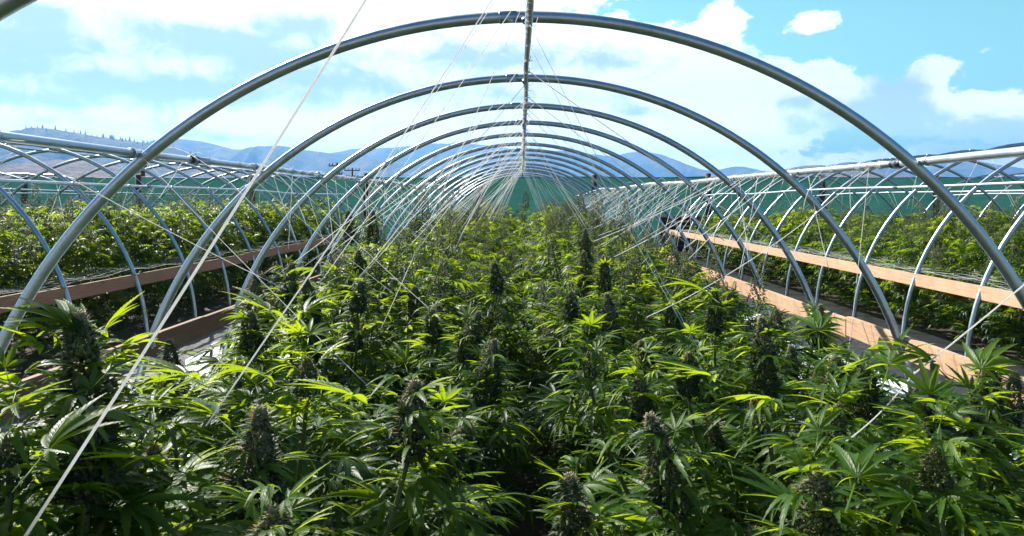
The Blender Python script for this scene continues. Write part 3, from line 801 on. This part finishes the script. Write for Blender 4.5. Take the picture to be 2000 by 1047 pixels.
VAR = {0: [plant_variant(100 + k, 0, 25, 1.24, .88, .62, 700) for k in range(4)],
       1: [plant_variant(200 + k, 1, 26, 1.30, .88, .64, 620) for k in range(4)],
       2: [plant_variant(300 + k, 2, 26, 1.38, .88, .68, 560) for k in range(3)]}
BUDS = {0: BUD_NEAR, 1: BUD_MID, 2: BUD_FAR}
PLANTS = []
ORD = ['nearest', 'second', 'third', 'fourth', 'fifth', 'sixth', 'seventh', 'eighth', 'ninth', 'tenth', 'eleventh', 'twelfth', 'thirteenth', 'fourteenth', 'fifteenth', 'sixteenth', 'seventeenth', 'eighteenth', 'nineteenth', 'twentieth']

def put_plant(x, y, lod, label, group, r, sc=1.0, zs=1.0, maxbuds=99, budsc=1.0):
    v = r.randrange(len(VAR[lod])); stem, fol, tips = VAR[lod][v]; rz = r.uniform(-.25, .25) + (math.pi if r.random() < .5 else 0)
    root = empty('hemp_plant', (x, y, 0), rz); tag(root, label, 'plant', group)
    s = (sc, sc, sc * zs)
    put('stem', stem, root, sc=s); put('foliage', fol, root, sc=s)
    tt = tips if len(tips) <= maxbuds else r.sample(tips, maxbuds)
    for tip, d in tt:
        me = r.choice(BUDS[lod]); q = (d + Vector((r.uniform(-.12, .12), r.uniform(-.12, .12), 1.2))).to_track_quat('Z', 'Y').to_euler()
        put('flower_bud', me, root, (tip.x * sc, tip.y * sc, tip.z * sc * zs - r.uniform(-.02, .05) + (0, .05, .04)[lod]), q, r.uniform(.65, 1.12) * budsc * (1, 1.25, 1.3)[lod])
    PLANTS.append((root, x, y, lod)); return root

def central():
    r = random.Random(11)
    first = {-1: [(-1.10, 1.0, 1.04), (-1.6, 1.35, .84), (-.95, 2.05, .87), (-.86, 3.05, .90)], 1: [(1.12, .98, .95), (1.58, 1.25, .74), (1.02, 1.95, .86), (.93, 2.98, .90)]}
    for s, nm in ((-1, 'beside the shaded board'), (1, 'beside the sunlit board')):
        spots = list(first[s]); y = 4.1
        while y < 18.6:
            spots.append((s * .84 + r.uniform(-.08, .08), y, 1.0 + r.uniform(-.08, .09) + (.04 if y > 8 else 0) + (.03 if y > 13 else 0))); y += r.uniform(1.0, 1.2)
        for i, (x, y, zs) in enumerate(spots):
            lod = 0 if y < 3.6 else (1 if y < 11 else 2)
            put_plant(x, y, lod, f'bushy hemp plant, {ORD[i]} from the front in the central row {nm}', 'plants in the central bed', r, 1.0, zs)
central()

def side_bed(ti, zs, rows, y0, y1, nm, group):
    r = random.Random(60 + ti)
    for s, rn in rows:
        y = y0 + r.uniform(0, .4); i = 0
        while y < y1:
            put_plant(CX[ti] + s * (1.10 + r.uniform(-.06, .06)), y, 1 if y < 9.5 and abs(CX[ti]) < 8 else 2, f'hemp plant, {ORD[i]} along the {rn} row, {nm}', group, r, 1.04, zs * r.uniform(.86, 1.06) / 1.04, 22 if y < 13 else 14, 1.15)
            y += r.uniform(1.02, 1.2); i += 1
side_bed(1, 1.20, ((1, 'aisle side'), (-1, 'hidden far')), 4.4, 19.6, 'tall bed below wooded hill', 'plants in the tall bright bed')
side_bed(3, 1.03, ((-1, 'board side'), (1, 'far')), 4.4, 19.6, 'sunlit bed behind pale orange board', 'plants in the sunlit side bed')
side_bed(0, 1.15, ((1, 'near'),), 12.2, 19.4, 'outermost bed under the wooded hill', 'plants in the outermost shaded-side bed')
side_bed(4, 1.10, ((-1, 'near'),), 11.8, 19.4, 'outermost bed below the blue hill', 'plants in the outermost sunlit-side bed')

# tall flower spikes that stand out of the canopy: position read from the photograph, at their real distance
WHORL = []
for k in range(4):
    r = random.Random(500 + k); it = []
    for q in range(26):
        t = q / 25; it.append((0, 0, -.16 + .30 * t, q * 2.4 + r.uniform(-.4, .4), r.uniform(-.1, .7) + .3 * t, r.uniform(-.4, .4), (.135 - .06 * t) * r.uniform(.8, 1.2), r.randrange(6), min(.999, .35 + .65 * r.random())))
    WHORL.append(scatter('leaf_whorl', T_NEAR, it, [M['leaf']]))
def nearest_plant(x, y):
    return min((p for p in PLANTS if abs(p[1]) < 1.6), key=lambda p: (p[1] - x) ** 2 + (p[2] - y) ** 2)
SPIKES = [  # px, py of the tip, distance, bud scale, bud index, tilt
    (150, 615, 1.10, 1.18, 0, (-.1, 0)), (508, 800, 1.18, 1.12, 0, (.05, 0)), (812, 748, 1.32, 1.0, 1, (.1, 0)), (538, 995, 1.0, .95, 1, (0, .1)),
    (1268, 812, 1.35, .95, 2, (-.25, 0)), (1112, 930, 1.3, .95, 0, (-.1, 0)), (1487, 622, 1.75, .92, 2, (-.05, 0)), (1248, 738, 1.75, .8, 1, (-.1, 0)),
    (1185, 575, 2.6, 1.0, 2, (-.15, 0)), (935, 610, 2.5, 1.0, 0, (.3, 0)), (966, 665, 2.0, .9, 2, (.15, 0)), (1395, 565, 2.6, .9, 0, (0, 0)), (1930, 715, 1.75, .9, 1, (0, 0)),
    (1640, 790, 1.5, .8, 3, (.2, 0)), (1690, 715, 1.7, .85, 1, (0, 0)), (845, 605, 2.7, .9, 1, (0, 0)), (810, 560, 3.1, .95, 1, (0, 0)), (600, 700, 1.6, .9, 3, (0, 0)),
    (570, 515, 3.0, .95, 0, (.1, 0)), (598, 545, 2.8, 1.0, 0, (-.15, 0)), (490, 610, 2.15, .9, 1, (0, 0)), (680, 412, 4.6, 1.15, 0, (-.1, 0)), (728, 413, 4.7, 1.2, 0, (0, 0)),
    (825, 382, 6.3, 1.5, 2, (.25, 0)), (1135, 383, 7.4, 1.6, 2, (0, 0)), (1068, 428, 5.4, 1.2, 2, (-.2, 0)), (1143, 448, 4.6, 1.15, 2, (0, 0)), (1140, 492, 3.8, 1.15, 2, (0, 0)),
    (1180, 500, 3.6, 1.0, 0, (0, 0)), (965, 510, 3.9, 1.0, 0, (-.1, 0)), (705, 550, 2.9, .9, 1, (.1, 0)), (1115, 570, 2.7, .8, 1, (0, 0)), (700, 490, 3.9, 1.0, 0, (0, 0)),
    (300, 870, 1.15, .8, 3, (0, 0)), (190, 800, 1.0, .9, 1, (.1, 0)), (1600, 920, 1.15, .9, 1, (.1, .1)), (1830, 870, 1.3, .85, 3, (0, 0)), (1900, 800, 1.5, .8, 1, (0, 0)),
    (1150, 690, 1.9, .75, 3, (0, 0)), (1345, 690, 1.9, .8, 1, (0, 0)), (920, 830, 1.5, .9, 1, (.7, 0)), (1020, 400, 12.0, 1.5, 0, (0, 0)), (930, 392, 13, 1.5, 0, (0, 0)), (1026, 372, 15.5, 2.2, 0, (0, 0)),
    (20, 850, .95, .8, 3, (0, 0)), (1760, 640, 2.3, .0, 0, (0, 0))]
rs = random.Random(3)
for px, py, d, sc, bi, tilt in SPIKES:
    if sc <= 0: continue
    tip = ortho(px, py, d); root = nearest_plant(tip.x, tip.y)[0]
    me = (BUD_NEAR if d < 5 else BUD_MID)[bi % (4 if d < 5 else 3)]; L = {0: .19, 1: .15, 2: .22, 3: .10}[bi] * sc
    ax = Vector((tilt[0], tilt[1], 1)).normalized(); base = tip - ax * L
    inv = Matrix.Rotation(-root.rotation_euler.z, 3, 'Z')
    lb = inv @ (base - root.location); la = inv @ ax
    put('flower_bud', me, root, lb, la.to_track_quat('Z', 'Y').to_euler(), sc)
    put('leaf_whorl', rs.choice(WHORL), root, lb + la * .03, (0, 0, rs.uniform(0, 6.28)), (.95 if d < 1.6 else .85) * rs.uniform(.9, 1.1))
    mb = MB(); foot = Vector((lb.x * .45, lb.y * .45, .35)); m1 = Vector((lb.x * .9, lb.y * .9, lb.z * .65))
    mb.tube([foot * (1 - t) ** 2 + m1 * 2 * t * (1 - t) + lb * t * t for t in [q / 8 for q in range(9)]] + [lb + la * L * .5], [.009 - .0005 * q for q in range(10)], 6)
    mb.build('branch', M['stem'], root)

# single large fan leaves that catch the sun in the foreground
FAN = []
for k in range(3):
    FAN.append(scatter('fan_leaf', [palmate(70 + k, 9 if k else 7, 14, True, droop=.35 + .2 * k, pet=.5, wid=.075)], [(0, 0, 0, 0, 0, 0, 1, 0, .85)], [M['leaf']]))
for px, py, d, L, az, pit, roll, k in [
    (745, 800, 1.20, .135, 2.7, .25, .35, 0), (170, 690, 1.05, .14, 2.6, .6, .2, 1), (150, 690, 1.06, .085, 2.2, .95, .5, 2), (170, 690, 1.06, .08, .9, .9, -.5, 0), (140, 680, 1.07, .085, 2.9, .5, .6, 1), (200, 720, 1.04, .07, .4, .8, -.4, 2), (120, 700, 1.05, .08, 3.3, .6, .5, 0), (60, 760, .95, .15, 2.9, .2, .3, 0),
    (480, 860, 1.12, .14, 2.8, .5, .3, 1), (560, 640, 1.9, .17, 2.6, .5, .3, 0), (560, 650, 1.85, .15, .9, .7, 0, 2), (560, 760, 1.5, .15, 2.7, .3, .4, 1), (420, 760, 1.5, .15, 3.0, .4, .2, 0),
    (1420, 600, 2.2, .17, 2.4, .5, .3, 1), (1600, 690, 1.8, .15, 1.2, .7, 0, 2), (1720, 760, 1.55, .16, .8, .6, -.2, 0), (1880, 760, 1.5, .15, 2.4, .7, .1, 1), (1900, 770, 1.52, .13, .6, .9, 0, 2),
    (350, 920, .95, .12, 2.9, .2, .3, 0), (20, 960, .8, .11, .9, .8, 0, 1), (1650, 1000, .95, .12, .8, .6, 0, 2), (1580, 800, 1.45, .15, 2.9, .2, .3, 1), (1450, 760, 1.5, .14, 2.7, .3, .2, 0)]:
    p = ortho(px, py, d); root = nearest_plant(p.x, p.y)[0]; inv = Matrix.Rotation(-root.rotation_euler.z, 3, 'Z')
    put('fan_leaf', FAN[k], root, inv @ (p - root.location), (roll, -pit, az - root.rotation_euler.z), L)


# ------------------------------------------------------------------ strings
def twine(a, b, r=.0011, sag=.0, label=None, group=None, n=10, extra=None, wob=0.0):
    a, b = Vector(a), Vector(b); pts = []
    for k in range(n + 1):
        t = k / n; p = a.lerp(b, t); p.z -= sag * 4 * t * (1 - t)
        if wob: p += Vector((rs.uniform(-wob, wob), rs.uniform(-wob, wob), rs.uniform(-wob, wob)))
        pts.append(p)
    mb = MB(); mb.tube([p - a for p in pts], r, 5)
    # a few turns round the pipe and a loose tail where it is tied
    if extra:
        R0 = extra; q = [Vector((R0 * math.cos(t * 1.3), .0022 * t - .01, R0 * math.sin(t * 1.3))) for t in range(15)]
        q += [Vector((R0 + .01, .03, -.01)), Vector((R0 + .02 + rs.uniform(0, .03), .04 + rs.uniform(0, .04), rs.uniform(-.03, .04)))]
        mb.tube(q, r * .9, 4)
    o = mb.build('twine', M['twine'], loc=a); return tag(o, label, 'string', group)

RID = lambda y: Vector((.03, y, R * .994 - .05))
NAMED = [
    (RID(1.0), ortho(48, 1050, .60), .0015, 'thick white string slanting down across the whole foreground past the shaded board'),
    (RID(1.86), ortho(402, 832, 1.02), .0013, 'long white string ending on the leaves between the two tall spikes nearest the shaded board'),
    (RID(1.9), ortho(640, 500, 3.0), .0012, 'white string crossing in front of the second and third big hoops'),
    (RID(2.25), ortho(590, 600, 2.3), .0013, 'white string running down over the flower spikes by the shaded board foot'),
    (RID(2.3), ortho(745, 640, 2.3), .0012, 'white string dropping from the ridge into the dark hollow of the canopy'),
    (rail_at(RAIL_R, 1.71), ortho(1775, 738, 1.5), .0017, 'thick white string slanting across the sunlit board'),
    (ortho(1786, 726, 1.52), ortho(1652, 862, 1.25), .0012, 'thin white string lying over the bright leaves by the sunlit board'),
    (rail_at(RAIL_R, 3.32), ortho(1657, 690, 3.32), .0012, 'single vertical white string hanging in front of the sunlit board'),
    (RID(2.75), ortho(1395, 740, 1.9), .0012, 'long white string from the ridge to the leaves near the sunlit board'),
    (RID(3.1), ortho(1345, 655, 2.3), .0011, 'white string beside the longest one, ridge to canopy on the sunlit side'),
    (rail_at(RAIL_R, 3.3) , ortho(1262, 620, 2.9), .0016, 'pair-like slack white cord sweeping from the rail to the middle canopy'),
    (rail_at(RAIL_L, 2.1), ortho(560, 566, 2.4), .0012, 'white string crossing the first open bay above the shaded board'),
    (rail_at(RAIL_L, 2.9), ortho(725, 760, 1.7), .0011, 'white string running from the shaded-side rail far into the canopy'),
    (rail_at(RAIL_L, 3.9), ortho(790, 590, 3.0), .0011, 'white string crossing the second open bay towards the dark hollow'),
    (rail_at(RAIL_L, 4.6), ortho(880, 640, 2.6), .0011, 'white string reaching the canopy centre from the shaded-side rail'),
]
for a, b, r_, lab in NAMED:
    twine(a, b, r_, .012 if 'slack' not in lab else .06, lab, 'white strings tied to the central tunnel', 16, None if 'lying' in lab else (.016 if abs(a.x) < .2 else .021))

rt = random.Random(21)
def bundle(lab, n, fa, fb, r0=.0016, r1=.0023, sag=(.0, .02), ring_=.019, wob=0.0):
    for k in range(n):
        t = (k + .5) / n; a = fa(t); b = fb(t, a)
        twine(a, b, rt.uniform(r0, r1), rt.uniform(*sag), lab, 'white strings tied to the central tunnel', 8, ring_, wob)
zc = lambda: rt.uniform(1.25, 1.45)
# from the ridge down to the row by the shaded board, coming towards the camera
bundle('one of many white strings fanning from the ridge to the shaded-side row', 60, lambda t: RID(3.4 + 13.2 * t ** .85 + rt.uniform(-.3, .3)),
       lambda t, a: Vector((rt.uniform(-1.25, -.35), a.y - rt.uniform(.2, 1.3), zc())))
bundle('one of the white strings fanning from the ridge to the sunlit-side row', 36, lambda t: RID(3.6 + 13.0 * t ** .85 + rt.uniform(-.3, .3)),
       lambda t, a: Vector((rt.uniform(.35, 1.3), a.y - rt.uniform(.1, 1.0), zc())))
# from the rails, most of them steep, others long diagonals
bundle('one of the steep white strings hanging from the rail on the shaded side', 36, lambda t: rail_at(RAIL_L, 4.3 + 12 * t + rt.uniform(-.2, .2)),
       lambda t, a: Vector((a.x + rt.uniform(-.05, .25), a.y + rt.uniform(-.4, .3), zc())), sag=(0, .03))
bundle('one of the long white strings crossing diagonally from the shaded-side rail', 26, lambda t: rail_at(RAIL_L, 5 + 11 * t),
       lambda t, a: Vector((rt.uniform(-1.1, -.5), a.y - rt.uniform(-.3, 1.4), zc())))
bundle('one of the dense white strings slanting from the rail on the sunlit side', 60, lambda t: rail_at(RAIL_R, 4.4 + 10.5 * t ** .9 + rt.uniform(-.25, .25)),
       lambda t, a: Vector((rt.uniform(.45, 1.25), a.y - rt.uniform(-.3, 1.3), zc())), sag=(0, .03))
bundle('one of the steep white strings hanging from the sunlit-side rail', 30, lambda t: rail_at(RAIL_R, 4.0 + 11 * t + rt.uniform(-.2, .2)),
       lambda t, a: Vector((a.x + rt.uniform(-.35, .05), a.y + rt.uniform(-.5, .3), rt.uniform(1.1, 1.35))), sag=(0, .03))
for px, py, d in ((1560, 505, 4.0),):
    pass
# loose curled ends tied on the rails
def curl(y, tab, seed, lab):
    r = random.Random(seed); p0 = rail_at(tab, y); pts = [Vector((0, 0, .02))]; v = Vector((r.uniform(-1, 1), r.uniform(-1, 1), r.uniform(.2, 1))).normalized() * .03
    for k in range(14):
        v += Vector((r.uniform(-.006, .006), r.uniform(-.006, .006), -.0045)); pts.append(pts[-1] + v)
    q = [Vector((.021 * math.cos(t * 1.2), .003 * t - .02, .021 * math.sin(t * 1.2))) for t in range(20)]
    mb = MB(); mb.tube(q + pts, .0015, 5); o = mb.build('twine', M['twine'], loc=p0); tag(o, lab, 'string', 'loose string ends tied to the rails')
for k, y in enumerate([3.0, 3.5, 4.1, 4.8, 5.6, 6.6, 7.6, 9.0]): curl(y, RAIL_L, k, 'loose curled white string end on the shaded-side rail')
for k, y in enumerate([3.2, 3.4, 3.7, 4.3, 5.0, 5.3, 6.2, 7.1, 8.6, 10.0]): curl(y, RAIL_R, 50 + k, 'loose curled white string end on the sunlit-side rail')
def wrap(y0, y1, fn, rad, turns, seed, lab):
    r = random.Random(seed); n = int(turns * 7); pts = []
    for k in range(n):
        y = y0 + (y1 - y0) * k / n + r.uniform(-.006, .006); a = k / 7 * 2 * math.pi; c = fn(y); pts.append((c.x + rad * math.cos(a), y, c.z + rad * math.sin(a)))
    mb = MB(); mb.tube(pts, .0016, 4); o = mb.build('twine', M['twine']); tag(o, lab, 'string', 'string wound round the pipes')
rp = lambda y: Vector((.03, y, R * .994 - .042))
wrap(2.4, 3.0, rp, .0150, 7, 1, 'white string wound loosely round the ridge pipe at the biggest hoop')
wrap(5.3, 10.5, rp, .0165, 110, 2, 'white string wound round the ridge pipe beyond the third hoop')
wrap(10.5, 17.5, rp, .018, 160, 3, 'white string wound thickly round the far end of the ridge pipe')
wrap(4.4, 13.0, lambda y: rail_at(RAIL_R, y), .0215, 120, 4, 'white string wound along the sunlit-side rail')
wrap(7.5, 17.0, lambda y: rail_at(RAIL_L, y), .0215, 90, 5, 'white string wound along the shaded-side rail')
# the many small strings in the neighbouring tunnels, past the 300 counted ones
mbs = MB()
for ti, nm in ((1, 'tunnel below the wooded hill'), (3, 'tunnel over the sunlit side bed'), (4, 'outermost tunnel beyond the sunlit bed'), (0, 'outermost tunnel under the wooded hill')):
    for k in range(44 if ti in (1, 3) else 26):
        y = rt.uniform(6, 19) if ti in (1, 3) else rt.uniform(12, 19); c = CX[ti]
        if rt.random() < .5: a = Vector((c, y, R * .994 - .05)); b = Vector((c + rt.uniform(-1.3, 1.3), y - rt.uniform(0, .9), 1.55))
        else:
            s = rt.choice((0, 1)); p = rail_at(TABS[ti][s], y); a = Vector((c + p.x, p.y, p.z)); b = Vector((a.x * .85 + c * .15 + rt.uniform(-.3, .3), y - rt.uniform(-.5, .7), 1.4))
        mbs.tube([a.lerp(b, q / 5) - Vector((0, 0, .04 * q / 5 * (1 - q / 5))) for q in range(6)], .002, 4)
so = mbs.build('twine_mass', M['twine']); tag(so, 'fine white strings hanging in the neighbouring tunnels', 'strings', kind='stuff')

# trellis nets stretched over the side beds at board height
def net(ti, y0, y1, lab):
    mb = MB(); c = CX[ti]; r = random.Random(ti)
    X = np.arange(-2.29, 2.30, .1527); Y = np.arange(y0, y1, .16)
    z = lambda x, y: .865 - .05 * (1 - (x / 2.3) ** 2) + .018 * math.sin(y * 2.3 + x) + .012 * math.sin(y * 7.1 + x * 4)
    for x in X:
        if abs(x) < 1.15: continue
        mb.tube([(c + x + r.uniform(-.01, .01), y, z(x, y)) for y in Y], .0018, 4)
    for y in Y:
        for s in (-1, 1): mb.tube([(c + s * x, y + r.uniform(-.01, .01), z(x, y)) for x in np.arange(1.1, 2.32, .2)], .0018, 4)
    o = mb.build('trellis_net', M['twine']); tag(o, lab, 'net', 'white trellis nets over the side beds')
net(1, 4.6, 20.0, 'white trellis net stretched over the board of the tall bright bed')
net(3, 4.6, 20.0, 'white trellis net stretched over the pale orange board')


# ------------------------------------------------------------------ air
def haze():
    mb = MB(); mb.box((-7000, -150, -1.02), (7000, 7500, 560))
    m = bpy.data.materials.new('air'); m.use_nodes = True; nb = NB(m.node_tree); nb.n.clear()
    o_ = nb.node('ShaderNodeOutputMaterial'); v = nb.node('ShaderNodeVolumePrincipled')
    v.inputs['Color'].default_value = (.22, .52, 1.0, 1); v.inputs['Density'].default_value = 2.7e-4; v.inputs['Anisotropy'].default_value = .2
    nb.l.new(v.outputs[0], o_.inputs['Volume'])
    o = mb.build('haze', m, smooth=False); tag(o, kind='stuff')
haze()
